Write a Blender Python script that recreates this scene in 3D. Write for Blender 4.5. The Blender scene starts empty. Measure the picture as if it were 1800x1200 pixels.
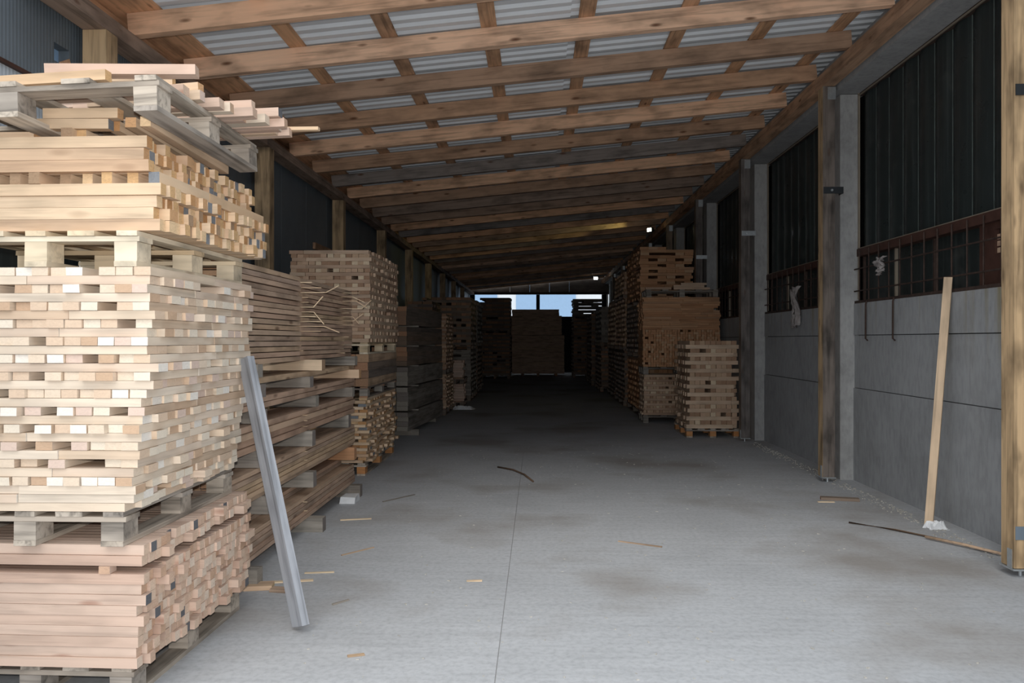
import bpy, math, random
from mathutils import Matrix, Vector
R = random.Random(7)
C = bpy.context.scene.collection
rad = math.radians

# ------------------------------------------------------------------ camera, sky, exposure
sc = bpy.context.scene
cam_d = bpy.data.cameras.new('camera'); cam = bpy.data.objects.new('camera', cam_d); C.objects.link(cam)
cam.location = (0, 0, 1.6); cam.rotation_euler = (rad(90), 0, rad(1.87))
cam_d.sensor_width = 36; cam_d.lens = 27.58; cam_d.shift_y = -2 / 1800
cam_d.clip_end = 300
sc.camera = cam
sc.view_settings.view_transform = 'Standard'; sc.view_settings.look = 'None'
sc.view_settings.gamma = 1; sc.view_settings.use_curve_mapping = False
sc.view_settings.exposure = 0.38
w = bpy.data.worlds.new('overcast_sky'); sc.world = w; w.use_nodes = True
nt = w.node_tree; nt.nodes.clear()
bg = nt.nodes.new('ShaderNodeBackground'); wo = nt.nodes.new('ShaderNodeOutputWorld')
tc = nt.nodes.new('ShaderNodeTexCoord'); sx = nt.nodes.new('ShaderNodeSeparateXYZ'); cr = nt.nodes.new('ShaderNodeValToRGB')
nt.links.new(tc.outputs['Generated'], sx.inputs[0]); nt.links.new(sx.outputs['Z'], cr.inputs[0])
cr.color_ramp.elements[0].position = 0.0; cr.color_ramp.elements[0].color = (.76, .85, .96, 1)
cr.color_ramp.elements[1].position = 0.9; cr.color_ramp.elements[1].color = (.80, .90, 1.0, 1)
nt.links.new(cr.outputs[0], bg.inputs[0]); bg.inputs[1].default_value = 0.9
nt.links.new(bg.outputs[0], wo.inputs[0])
sun_d = bpy.data.lights.new('hazy_sun', 'SUN'); sun_d.energy = 1.1; sun_d.angle = rad(50); sun_d.color = (1, .95, .88)
sun = bpy.data.objects.new('hazy_sun', sun_d); C.objects.link(sun)
sun.rotation_euler = Vector((0.10, 0.62, -0.78)).to_track_quat('-Z', 'Y').to_euler()
fd = bpy.data.lights.new('camera_flash', 'SPOT'); fd.energy = 350; fd.color = (1, .97, .93); fd.spot_size = rad(110); fd.spot_blend = .8; fd.shadow_soft_size = .03
fo = bpy.data.objects.new('camera_flash', fd); C.objects.link(fo); fo.location = (.0, -.02, 1.72); fo.rotation_euler = (rad(97), 0, rad(1.87))
try:
    sc.cycles.max_bounces = 10; sc.cycles.diffuse_bounces = 6; sc.cycles.use_denoising = True
except Exception: pass

# ------------------------------------------------------------------ materials
class NT:
    def __init__(s, name):
        s.m = bpy.data.materials.new(name); s.m.use_nodes = True; s.t = s.m.node_tree; s.t.nodes.clear()
        s.o = s.n('ShaderNodeOutputMaterial'); s.b = s.n('ShaderNodeBsdfPrincipled'); s.l(s.b.outputs[0], s.o.inputs[0])
    def n(s, k, **kw):
        x = s.t.nodes.new(k)
        for a, v in kw.items(): setattr(x, a, v)
        return x
    def l(s, a, b): s.t.links.new(a, b)
    def attr(s, name, out='Vector'):
        return s.n('ShaderNodeAttribute', attribute_name=name).outputs[out]
    def mapping(s, v, scale):
        m = s.n('ShaderNodeMapping'); s.l(v, m.inputs[0]); m.inputs['Scale'].default_value = scale; return m.outputs[0]
    def noise(s, v, scale, detail=3, rough=.5, dist=0):
        x = s.n('ShaderNodeTexNoise'); s.l(v, x.inputs['Vector']); x.inputs['Scale'].default_value = scale
        x.inputs['Detail'].default_value = detail; x.inputs['Roughness'].default_value = rough; x.inputs['Distortion'].default_value = dist
        return x.outputs['Fac']
    def ramp(s, f, stops, interp='LINEAR'):
        r = s.n('ShaderNodeValToRGB'); s.l(f, r.inputs[0]); e = r.color_ramp; e.interpolation = interp
        while len(e.elements) < len(stops): e.elements.new(.5)
        for x, (p, c) in zip(e.elements, stops):
            x.position = p; x.color = (*c, 1) if not isinstance(c, (int, float)) else (c, c, c, 1)
        return r.outputs[0]
    def mix(s, f, a, b, mode='MIX'):
        m = s.n('ShaderNodeMix', data_type='RGBA', blend_type=mode)
        for i, v in ((0, f), (6, a), (7, b)):
            if hasattr(v, 'node'): s.l(v, m.inputs[i])
            else: m.inputs[i].default_value = v if i == 0 else (*v, 1)
        return m.outputs[2]
    def math(s, op, a, b=0.0):
        m = s.n('ShaderNodeMath', operation=op)
        for i, v in ((0, a), (1, b)):
            if hasattr(v, 'node'): s.l(v, m.inputs[i])
            else: m.inputs[i].default_value = v
        return m.outputs[0]
    def done(s, col, rough=.8, bump=None, bs=.2, bd=.004, metal=0):
        if hasattr(col, 'node'): s.l(col, s.b.inputs['Base Color'])
        else: s.b.inputs['Base Color'].default_value = (*col, 1)
        if hasattr(rough, 'node'): s.l(rough, s.b.inputs['Roughness'])
        else: s.b.inputs['Roughness'].default_value = rough
        s.b.inputs['Metallic'].default_value = metal
        s.b.inputs['Specular IOR Level'].default_value = .3
        if bump is not None:
            x = s.n('ShaderNodeBump'); s.l(bump, x.inputs['Height']); x.inputs['Strength'].default_value = bs; x.inputs['Distance'].default_value = bd
            s.l(x.outputs[0], s.b.inputs['Normal'])
        return s.m

def wood(name, stops, grain=.22, knots=.5, knot_col=(.12, .05, .02), stain=.12, fine=1.0):
    t = NT(name); gc = t.attr('gc'); rn = t.attr('rnd', 'Fac')
    base = t.ramp(rn, stops)
    g = t.noise(t.mapping(gc, (1.2, 26, 26)), fine, 5, .6, .6)
    col = t.mix(1.0, base, t.ramp(g, [(.28, 1 - grain * 1.5), (.5, 1.0), (.75, 1 + grain * .4)]), 'MULTIPLY')
    s2 = t.noise(t.mapping(gc, (2, 5, 5)), 1.3, 3)
    col = t.mix(1.0, col, t.ramp(s2, [(.3, 1 - stain * 2), (.55, 1.0), (.8, 1.04)]), 'MULTIPLY')
    if knots:
        v = t.n('ShaderNodeTexVoronoi'); t.l(t.mapping(gc, (2.2, 7, 7)), v.inputs['Vector']); v.inputs['Scale'].default_value = 1.0
        k = t.ramp(v.outputs['Distance'], [(.0, 1.0), (.07, .75), (.15, 0.0)])
        k = t.math('MULTIPLY', k, knots)
        col = t.mix(k, col, knot_col)
    return t.done(col, .78, g, .25, .002)

def endgrain(name, stops, ring=.25):
    t = NT(name); gc = t.attr('gc'); rn = t.attr('rnd', 'Fac')
    h = t.math('FRACT', t.math('MULTIPLY', rn, 17.31))
    base = t.ramp(h, stops, 'CONSTANT')
    g = t.noise(t.mapping(gc, (1, 30, 60)), 1.5, 4, .6, 1.5)
    col = t.mix(1.0, base, t.ramp(g, [(.25, 1 - ring), (.55, 1.0), (.8, 1.06)]), 'MULTIPLY')
    return t.done(col, .85, g, .2, .002)

def concrete(name, base, var=.25, scale=1.5, stretch=(1, 1, 1), fine=40, bump=.3, extra=None):
    t = NT(name); tc = t.n('ShaderNodeTexCoord').outputs['Object']
    geo = t.n('ShaderNodeNewGeometry').outputs['Position']
    a = t.noise(geo, scale, 6, .6)
    b = t.noise(t.mapping(geo, stretch), fine, 3, .6)
    col = t.mix(1.0, base, t.ramp(a, [(.25, 1 - var), (.5, 1.0), (.8, 1 + var * .4)]), 'MULTIPLY')
    col = t.mix(1.0, col, t.ramp(b, [(.3, .84), (.55, 1.0), (.8, 1.05)]), 'MULTIPLY')
    if extra: col = extra(t, geo, col)
    return t.done(col, .85, b, bump, .003)

def floor_extra(t, geo, col):
    st = t.noise(t.mapping(geo, (1, 14, 1)), 1.3, 4, .6)                 # trowel lines running across the shed
    col = t.mix(1.0, col, t.ramp(st, [(.3, .92), (.5, 1.0), (.72, 1.05)]), 'MULTIPLY')
    br = t.ramp(t.noise(geo, .55, 4, .55), [(.5, 0.0), (.66, .75)])       # brown dirt
    col = t.mix(br, col, (.25, .225, .20))
    sp = t.ramp(t.noise(geo, 28, 2, .5), [(.70, 0.0), (.76, .5)])
    col = t.mix(sp, col, (.50, .48, .45))
    sx = t.n('ShaderNodeSeparateXYZ'); t.l(geo, sx.inputs[0])
    return col

def wall_extra(t, geo, col):
    sx = t.n('ShaderNodeSeparateXYZ'); t.l(geo, sx.inputs[0])
    n = t.noise(t.mapping(geo, (1, 9, .25)), 1.0, 3, .6)
    z = t.ramp(sx.outputs['Z'], [(0.0, 0.0), (1.0, 1.0)])
    top = t.n('ShaderNodeMapRange'); t.l(sx.outputs['Z'], top.inputs[0]); top.inputs[1].default_value = 1.3; top.inputs[2].default_value = 2.02
    m = t.math('MULTIPLY', t.ramp(n, [(.56, 0.0), (.72, .8)]), top.outputs[0])
    col = t.mix(m, col, (.24, .20, .10))                                  # rusty run-off under the sill
    d = t.ramp(t.noise(geo, .9, 5, .65), [(.55, 0.0), (.8, .5)])
    return t.mix(d, col, (.16, .155, .14))

M = {}
M['batten'] = wood('pale_batten_wood', [(0, (0.644, 0.451, 0.285)), (.5, (0.727, 0.561, 0.396)), (1, (0.589, 0.396, 0.258))], .18, .35, (.16, .08, .04))
M['batten_end'] = endgrain('batten_end_grain', [(0, (.60, .38, .19)), (.22, (.50, .27, .12)), (.38, (.70, .50, .30)), (.56, (.36, .24, .15)), (.66, (.21, .22, .235)), (.79, (.56, .33, .17))])
M['cream'] = wood('cream_board_wood', [(0, (0.528, 0.378, 0.264)), (.3, (0.669, 0.537, 0.405)), (.7, (0.704, 0.598, 0.484)), (1, (0.634, 0.484, 0.370))], .15, .25, (.3, .17, .08))
M['cream_end'] = endgrain('cream_end_grain', [(0, (0.720, 0.630, 0.513)), (.2, (0.630, 0.477, 0.351)), (.42, (0.684, 0.558, 0.432)), (.58, (0.522, 0.360, 0.243)), (.72, (0.756, 0.702, 0.630)), (.86, (0.630, 0.486, 0.405))], .12)
M['pink'] = wood('pink_batten_wood', [(0, (0.574, 0.410, 0.320)), (.5, (0.607, 0.459, 0.369)), (1, (0.517, 0.353, 0.271))], .18, .6, (.25, .09, .05))
M['pink_end'] = endgrain('pink_end_grain', [(0, (0.646, 0.476, 0.357)), (.3, (0.544, 0.357, 0.246)), (.5, (0.680, 0.544, 0.433)), (.72, (0.595, 0.416, 0.306)), (.955, (0.128, 0.128, 0.136))], .2)
M['plank'] = wood('brown_plank_wood', [(0, (.46, .30, .21)), (.35, (.53, .37, .27)), (.7, (.57, .40, .25)), (1, (.40, .29, .23))], .22, .8, (.07, .03, .015), .2)
M['plank_end'] = endgrain('plank_end_grain', [(0, (.45, .29, .18)), (.5, (.34, .2, .12))])
M['tan'] = wood('tan_board_wood', [(0, (.44, .29, .20)), (.4, (.58, .42, .30)), (1, (.66, .50, .36))], .22, .3)
M['tan_end'] = endgrain('tan_end_grain', [(0, (.52, .36, .24)), (.3, (.40, .25, .16)), (.5, (.68, .54, .38)), (.62, (.36, .22, .14)), (.8, (.56, .38, .26))])
M['orange'] = wood('orange_board_wood', [(0, (.44, .22, .11)), (.5, (.54, .30, .16)), (1, (.50, .30, .18))], .22, .2)
M['orange_end'] = endgrain('orange_end_grain', [(0, (.52, .28, .15)), (.5, (.42, .22, .11)), (.7, (.56, .36, .22))])
M['grey'] = wood('grey_weathered_wood', [(0, (.26, .23, .20)), (.5, (.33, .30, .26)), (1, (.22, .19, .16))], .35, .4, (.08, .06, .05), .2)
M['grey_end'] = endgrain('grey_end_grain', [(0, (.30, .27, .23)), (.5, (.22, .19, .17))])
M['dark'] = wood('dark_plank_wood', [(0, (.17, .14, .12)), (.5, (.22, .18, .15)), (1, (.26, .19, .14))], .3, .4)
M['dark_end'] = endgrain('dark_end_grain', [(0, (.28, .17, .11)), (.4, (.40, .22, .13)), (.75, (.20, .14, .10))])
M['silver'] = wood('silver_grey_wood', [(0, (0.33, 0.345, 0.375)), (1, (0.33, 0.345, 0.375))], .35, .4, (.18, .18, .19), .16)
M['pallet'] = wood('pallet_wood', [(0, (0.570, 0.432, 0.276)), (.5, (0.699, 0.570, 0.396)), (1, (0.736, 0.644, 0.497))], .18, .5, (.2, .1, .05), .2)
M['pallet_old'] = wood('old_pallet_wood', [(0, (.40, .34, .28)), (.5, (.52, .45, .37)), (1, (.34, .30, .26))], .4, .4, (.14, .1, .08), .25)
M['pallet_orange'] = wood('orange_pallet_wood', [(0, (.50, .22, .08)), (1, (.56, .28, .12))], .25, .4)
M['rafter'] = wood('rafter_wood', [(0, (.88, .58, .40)), (.3, (.72, .41, .23)), (.6, (.44, .28, .185)), (1, (.26, .235, .22))], .30, .95, (.10, .035, .012), .22)
M['post'] = wood('post_wood', [(0, (.60, .41, .23)), (.5, (.48, .34, .20)), (1, (.20, .165, .14))], .35, .7, (.08, .05, .03), .3)
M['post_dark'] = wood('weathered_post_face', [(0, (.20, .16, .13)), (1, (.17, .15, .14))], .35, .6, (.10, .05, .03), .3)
M['lath'] = wood('pale_lath_wood', [(0, (.78, .62, .42)), (1, (.72, .52, .34))], .1, 0)
M['floor'] = concrete('floor_concrete', (.455, .465, .48), .12, 1.1, (1, 1, 1), 30, .3, floor_extra)
M['yard'] = concrete('yard_concrete', (.40, .40, .40), .16, .8)
M['concrete'] = concrete('wall_concrete', (.34, .35, .36), .2, 1.6, (1, 1, .3), 22, .3, wall_extra)
M['concrete_light'] = concrete('column_concrete', (.38, .38, .375), .25, 3.0, (1, 1, .4), 25, .4)
M['beamc'] = concrete('beam_concrete', (.36, .365, .37), .2, 1.6, (1, 1, 1), 20, .3)

def plain(name, col, rough=.6, metal=0, var=.15, scale=6):
    t = NT(name); geo = t.n('ShaderNodeNewGeometry').outputs['Position']
    a = t.noise(geo, scale, 4, .6)
    return t.done(t.mix(1.0, col, t.ramp(a, [(.3, 1 - var), (.6, 1.0), (.8, 1 + var * .5)]), 'MULTIPLY'), rough, a, .05, .002, metal)
M['sheet'] = plain('galvanised_sheet', (.70, .74, .78), .5, .0, .08, 2)
M['galv'] = plain('galvanised_plate', (.62, .66, .68), .35, .8, .15, 30)
M['blackmetal'] = plain('dark_steel', (.05, .055, .06), .45, .5)
M['rust'] = plain('rusty_steel', (.065, .042, .034), .8, .1, .4, 20)
M['brownpaint'] = plain('brown_painted_wood', (.075, .036, .027), .6, 0, .3, 8)
M['white'] = plain('white_plastic', (.75, .76, .77), .5)
M['flash'] = plain('pale_flashing', (.55, .57, .58), .5, .2)
M['rag'] = plain('dusty_rag', (.34, .31, .30), .95, 0, .3, 25)
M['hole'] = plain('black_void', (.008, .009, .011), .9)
M['facade'] = plain('white_facade', (.85, .87, .88), .8, 0, .04)
M['facade_blue'] = plain('pale_blue_facade', (.36, .52, .72), .8, 0, .04)
M['clip'] = plain('window_edge', (.26, .22, .17), .7)
M['crumb'] = plain('pale_crumbs', (.46, .44, .40), .9)
M['tape'] = plain('blue_grey_band', (.17, .21, .25), .6)
M['twig'] = plain('brown_twig', (.14, .09, .06), .9)

def mk_ribbed(name, base, ribs=70):
    t = NT(name); geo = t.n('ShaderNodeNewGeometry').outputs['Position']
    sx = t.n('ShaderNodeSeparateXYZ'); t.l(geo, sx.inputs[0])
    wv = t.math('SINE', t.math('MULTIPLY', sx.outputs['Y'], 6.283 * 28))
    a = t.noise(geo, 1.5, 5, .6); d = t.noise(t.mapping(geo, (1, 3, .5)), 1.4, 4)
    col = t.mix(1.0, base, t.ramp(a, [(.3, .78), (.55, 1.0), (.8, 1.1)]), 'MULTIPLY')
    col = t.mix(t.ramp(d, [(.6, 0.0), (.8, .45)]), col, (.12, .11, .10))
    return t.done(col, .45, wv, .3, .003, .05)
M['ribbed'] = mk_ribbed('grey_blue_wall_panel', (.155, .185, .21))
M['whitepanel'] = mk_ribbed('white_wall_sheet', (.55, .60, .64))

def mk_glass():
    t = NT('dirty_channel_glass'); geo = t.n('ShaderNodeNewGeometry').outputs['Position']
    st = t.noise(t.mapping(geo, (1, 11, .35)), 1.3, 5, .6)
    du = t.noise(geo, 2.6, 5, .6)
    col = t.mix(t.ramp(st, [(.5, 0.0), (.8, .55)]), (.020, .026, .026), (.085, .105, .10))
    col = t.mix(t.ramp(du, [(.6, 0.0), (.8, .5)]), col, (.11, .11, .10))
    return t.done(col, t.ramp(du, [(.3, .22), (.7, .6)]), st, .15, .003)
M['glass'] = mk_glass(); M['glassedge'] = plain('pale_glass_edge', (.13, .16, .15), .4, 0, .5, 5)
def emit(name, col, s):
    m = bpy.data.materials.new(name); m.use_nodes = True; b = m.node_tree.nodes['Principled BSDF']
    b.inputs['Emission Color'].default_value = (*col, 1); b.inputs['Emission Strength'].default_value = s; return m
M['lamp'] = emit('lamp_face', (.95, 1, .92), 14); M['slit_glow'] = emit('slit_glow_face', (.95, 1, .8), 10)

# ------------------------------------------------------------------ mesh building
class MB:
    def __init__(s): s.v = []; s.f = []; s.mi = []; s.gc = []; s.rn = []
    def box(s, c, size, rot=None, rnd=None, jit=0.0, long_ends=True):
        L, w_, h = size; rnd = R.random() if rnd is None else rnd
        off = Vector((R.uniform(-40, 40), R.uniform(-40, 40), R.uniform(-40, 40)))
        m = rot or Matrix.Identity(3); c = Vector(c); b = len(s.v)
        for dx in (-1, 1):
            for dy in (-1, 1):
                for dz in (-1, 1):
                    p = Vector((dx * L / 2 , dy * w_ / 2, dz * h / 2))
                    q = p + Vector((R.uniform(-jit, jit), R.uniform(-jit, jit), -abs(R.uniform(0, jit)) if dz > 0 else 0))
                    s.v.append(c + m @ q); s.gc.append(p + off); s.rn.append(rnd)
        for f, k in (((0, 1, 3, 2), 1), ((4, 6, 7, 5), 1), ((0, 4, 5, 1), 0), ((2, 3, 7, 6), 0), ((0, 2, 6, 4), 0), ((1, 5, 7, 3), 0)):
            s.f.append(tuple(b + i for i in f)); s.mi.append(k)
        return s
    def poly(s, pts, faces, mi=0, rnd=.5):
        b = len(s.v)
        for p in pts: s.v.append(Vector(p)); s.gc.append(Vector(p)); s.rn.append(rnd)
        for f in faces: s.f.append(tuple(b + i for i in f)); s.mi.append(mi)
        return s
    def tube(s, pts, r, n=6, rnd=.5):
        pts = [Vector(p) for p in pts]; rings = []
        for i, p in enumerate(pts):
            d = (pts[min(i + 1, len(pts) - 1)] - pts[max(i - 1, 0)]).normalized()
            u = d.orthogonal().normalized(); v = d.cross(u)
            rr = r[i] if isinstance(r, (list, tuple)) else r
            rings.append([p + (u * math.cos(a) + v * math.sin(a)) * rr for a in [k * 2 * math.pi / n for k in range(n)]])
        P = [q for g in rings for q in g]; F = []
        for i in range(len(rings) - 1):
            for k in range(n):
                F.append((i * n + k, i * n + (k + 1) % n, (i + 1) * n + (k + 1) % n, (i + 1) * n + k))
        F.append(tuple(range(n - 1, -1, -1))); F.append(tuple((len(rings) - 1) * n + k for k in range(n)))
        return s.poly(P, F, 0, rnd)
    def build(s, name, mats, parent=None, smooth=False):
        me = bpy.data.meshes.new(name); me.from_pydata(s.v, [], s.f)
        for m in mats: me.materials.append(m)
        me.polygons.foreach_set('material_index', [min(k, len(mats) - 1) for k in s.mi])
        if smooth: me.polygons.foreach_set('use_smooth', [True] * len(s.f))
        a = me.attributes.new('gc', 'FLOAT_VECTOR', 'POINT'); a.data.foreach_set('vector', [x for g in s.gc for x in g])
        a = me.attributes.new('rnd', 'FLOAT', 'POINT'); a.data.foreach_set('value', s.rn)
        me.update(); o = bpy.data.objects.new(name, me); C.objects.link(o)
        if parent is not None: o.parent = parent
        return o

def mats(key): return [M[key], M.get(key + '_end', M[key])]
def tag(o, label=None, cat=None, group=None, kind=None):
    if label: o['label'] = label
    if cat: o['category'] = cat
    if group: o['group'] = group
    if kind: o['kind'] = kind
    return o
def empty(name, loc=(0, 0, 0), rz=0.0):
    o = bpy.data.objects.new(name, None); C.objects.link(o); o.location = loc; o.rotation_euler = (0, 0, rz); o.empty_display_size = .1; return o
def board(name, c, size, yaw=0.0, key='cream', parent=None, rnd=None, jit=.001, pitch=0.0, roll=0.0):
    """one piece of timber: length along its own x; yaw 90 lays it along the shed"""
    o = MB().box((0, 0, 0), size, None, rnd, jit).build(name, mats(key), parent)
    o.location = c; o.rotation_euler = (rad(roll), rad(pitch), rad(yaw)); return o
def fix_parent_rotation(o): return o
def tb(name, c, size, m, parent=None, rz=0.0):
    o = MB().box((0, 0, 0), size).build(name, [M[m]], parent); o.location = c; o.rotation_euler = (0, 0, rz); return o

ONES = 'zeroth first second third fourth fifth sixth seventh eighth ninth tenth eleventh twelfth thirteenth fourteenth fifteenth sixteenth seventeenth eighteenth nineteenth'.split()
def nth(k):
    if k < 20: return ONES[k]
    t = {2: 'twenty', 3: 'thirty'}[k // 10]
    return {2: 'twentieth', 3: 'thirtieth'}[k // 10] if k % 10 == 0 else t + '-' + ONES[k % 10]

# ------------------------------------------------------------------ floor and yard
PITCH = 3.55
def zb(x): return 4.331 + .092 * x          # underside of the rafters
fl = empty('floor'); fl['kind'] = 'structure'
for (x0, x1) in ((-3.6, -.2025), (-.1975, 3.9)):
    for (y0, y1) in ((-9.0, 13.996), (14.004, 46.0)):
        MB().box(((x0 + x1) / 2, (y0 + y1) / 2, -.1), (x1 - x0, y1 - y0, .2)).build('concrete_slab', [M['floor']], fl)
tb('joint_fill', (-.2, 18.5, -.052), (.03, 54, .09), 'yard', fl)
yard = MB().poly([(-60, -60, -.03), (60, -60, -.03), (60, 120, -.03), (-60, 120, -.03)], [(0, 1, 2, 3)]).build('ground', [M['yard']]); yard['kind'] = 'structure'

# ------------------------------------------------------------------ roof
ce = empty('ceiling'); ce['kind'] = 'structure'
RY = [5.13 + 1.025 * k for k in range(33)]
shade = [.12, .1, .02, .62, .52, .12, .55, .95, .15, .6, .8, .72, .22, .98, .28, .7, .5, .85, .3, .9, .6]
ang = math.degrees(math.atan(.092))
for k, y in enumerate(RY):
    L = 6.52; cx = -.02
    s = shade[k] if k < len(shade) else R.random()
    o = MB().box((0, 0, 0), (L, .085, .178), None, s, .003).build('rafter', [M['rafter']], ce)
    o.location = (cx + R.uniform(-.02, .02), y + .0425, zb(cx) + .09); o.rotation_euler = (0, -rad(ang), rad(R.uniform(-.25, .25)))
PX = [-2.217, -1.363, -.447, .448, 1.386, 2.263, 3.08]
for x in PX:
    y = 5.0
    while y < 39.5:
        L = min(5.225, 39.6 - y)
        board('purlin', (x, y + L / 2, zb(x) + .18 + .013), (L - .01, .145, .024), 90, 'rafter', ce, R.uniform(.25, .5), 0, roll=-0).rotation_euler = (rad(-5.26), 0, rad(90))
        y += L
for k in range(7):
    y0 = 5.0 + k * 5.0; L = min(5.0, 39.6 - y0)
    o = board('eaves_board', (-3.22, y0 + L / 2, zb(-3.2) + .18 + .013), (L - .01, .42, .024), 90, 'rafter', ce, .27 + R.uniform(-.06, .1), 0)
    o.rotation_euler = (rad(-5.26), 0, rad(90))
    board('fascia_board', (-3.39, y0 + L / 2, zb(-3.3) + .09), (L - .01, .02, .16), 90, 'rafter', ce, .45, 0)
def corr(y0, y1, x0, x1):
    prof = ((0, 0), (.045, 0), (.068, 1), (.112, 1), (.135, 0)); per = .16; P = []; F = []
    ys = [(y0 + k * per + a, h) for k in range(6) for a, h in prof] + [(y1, 0)]
    for y, h in ys:
        for x in (x0, x1): P.append((x, y, zb(x) + .208 + .034 * h))
    for i in range(len(ys) - 1): F.append((2 * i, 2 * i + 1, 2 * i + 3, 2 * i + 2))
    return P, F
for k in range(36):
    y0 = 5.0 + k * .96
    for (x0, x1, dz) in ((-3.62, .3, 0.0), (.2, 3.62, .012)):
        P, F = corr(y0, y0 + .96, x0, x1); P = [(a, b, c + dz) for a, b, c in P]
        MB().poly(P, F).build('corrugated_sheet', [M['sheet']], ce)
MB().box((3.56, 22.3, 4.86), (.02, 34.6, .20)).build('flashing', [M['flash']], ce)

# wall plates (timber beams the rafters sit on)
for side, x, zc, h in (('left', -3.29, 3.968, .115), ('right', 3.28, 4.54, .15)):
    e = empty('trim_plate_' + side); e['kind'] = 'structure'
    y = 5.0
    while y < 39.5:
        L = min(4.2, 39.6 - y)
        board('wall_plate', (x, y + L / 2, zc), (L - .006, .18 if side == 'left' else .14, h), 90, 'rafter', e, .78 if side == 'left' else .36 + R.uniform(0, .2), .002)
        y += L

# ------------------------------------------------------------------ right wall: concrete panels, columns, beam, windows
wr = empty('wall_right', (-.06, 0, 0)); wr['kind'] = 'structure'
cols = [5.57 + PITCH * k for k in range(-1, 11)]
for k, y in enumerate(cols):
    MB().box((3.635, y + .17, 2.19), (.21, .34, 4.46), jit=.004).build('concrete_column', [M['concrete_light']], wr)
for k in range(len(cols) - 1):
    y0, y1 = cols[k] + .34, cols[k + 1]
    for (z0, z1, dx) in ((0, 1.055, 0), (1.062, 1.655, .012), (1.662, 2.02, .004)):
        MB().box((3.68 + dx + .075, (y0 + y1) / 2, (z0 + z1) / 2), (.15, y1 - y0 - .004, z1 - z0), jit=.001).build('concrete_panel', [M['concrete']], wr)
    MB().box((3.63, (cols[k] + cols[k + 1]) / 2 + .17, 4.615), (.38, PITCH - .01, .38)).build('concrete_beam', [M['beamc']], wr)
tb('backing', (4.1, 21, 2.5), (.06, 38, 5.0), 'hole', wr)  # unseen black sheets added behind the windows to stop light leaks
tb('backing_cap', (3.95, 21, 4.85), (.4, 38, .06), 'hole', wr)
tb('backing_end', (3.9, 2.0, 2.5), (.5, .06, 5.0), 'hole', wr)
for k in range(0, len(cols) - 1):
    y0, y1 = cols[k] + .345, cols[k + 1] - .005
    wd = empty('window_%d' % (k + 1), (-.06, 0, 0)); wd['kind'] = 'structure'
    n = 10; pw = (y1 - y0) / n
    for i in range(n):                                   # channel glass strips, bowed
        P = []; F = []; ya, yb = y0 + i * pw + .004, y0 + (i + 1) * pw - .004; m_ = 6
        for j in range(m_ + 1):
            yy = ya + (yb - ya) * j / m_; xx = 3.80 - .035 * math.sin(math.pi * j / m_)
            P += [(xx, yy, 2.64), (xx, yy, 4.41)]
        for j in range(m_): F.append((2 * j, 2 * j + 2, 2 * j + 3, 2 * j + 1))
        MB().poly(P, F).build('channel_glass', [M['glass']], wd, True)
        if i and k < 4: MB().box((3.803, ya - .004, 3.52), (.012, .008, 1.76)).build('glass_edge', [M['glassedge']], wd)
    MB().box((3.78, (y0 + y1) / 2, 4.415), (.08, y1 - y0, .03)).build('top_rail', [M['rust']], wd)
    MB().box((3.775, (y0 + y1) / 2, 2.6), (.12, y1 - y0, .085)).build('mid_rail', [M['brownpaint']], wd)
    MB().box((3.735, (y0 + y1) / 2, 2.648), (.02, y1 - y0, .012)).build('rail_lip', [M['clip']], wd)
    MB().box((3.76, (y0 + y1) / 2, 2.035), (.14, y1 - y0, .03)).build('sill', [M['rust']], wd)
    MB().box((3.735, y1 - .012, 3.25), (.02, .02, 2.36)).build('side_frame', [M['clip']], wd)
    MB().box((3.735, (y0 + y1) / 2, 4.40), (.014, y1 - y0, .012)).build('edge_strip', [M['clip']], wd)
    if k < 5:
        yy = y0 + .12
        while yy < y1 - .05:
            MB().tube([(3.70, yy, 2.03), (3.70, yy, 2.62)], .0075, 5).build('bar', [M['rust']], wd); yy += .247
        for z in (2.16, 2.41):
            MB().tube([(3.69, y0, z), (3.69, y1, z)], .0085, 5).build('cross_bar', [M['rust']], wd)
    else:
        pass
    nl = 4; pw = (y1 - y0) / nl
    for i in range(nl):
        a, b = y0 + i * pw, y0 + (i + 1) * pw
        if k == 1 and i == 0:                            # brown panel with a louvred opening
            for (ya, yb, za, zc) in ((a, b, 2.05, 2.30), (a, b, 2.50, 2.56), (a, a + .12, 2.3, 2.5), (b - .22, b, 2.3, 2.5)):
                MB().box((3.79, (ya + yb) / 2, (za + zc) / 2), (.04, yb - ya, zc - za)).build('brown_panel', [M['brownpaint']], wd)
            for j in range(3):
                MB().box((3.80, (a + b) / 2 - .05, 2.33 + j * .055), (.02, b - a - .34, .042)).build('louvre_slat', [M['plank']], wd)
            tb('void', (3.9, (a + b) / 2, 2.3), (.02, b - a, .5), 'hole', wd)
            continue
        MB().box((3.82, (a + b) / 2, 2.31), (.012, pw - .02, .51)).build('pane', [M['glass']], wd)
        MB().box((3.80, b - .005, 2.31), (.03, .022, .5)).build('mullion', [M['clip'] if i == 2 else M['rust']], wd)
# rusty hooks under the first sill
for i, y in enumerate((8.74, 8.08)):
    o = MB().tube([(3.612, y, 2.03), (3.602, y, 2.0), (3.60, y, 1.62), (3.60, y - .05, 1.60)], .009, 6).build('hook_rod', [M['rust']])
    tag(o, 'rusty hooked rod hanging from the sill ' + ('beside the concrete column' if i == 0 else 'nearer the leaning pale plank'), 'rod', 'rusty rods under the window sill')

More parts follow.
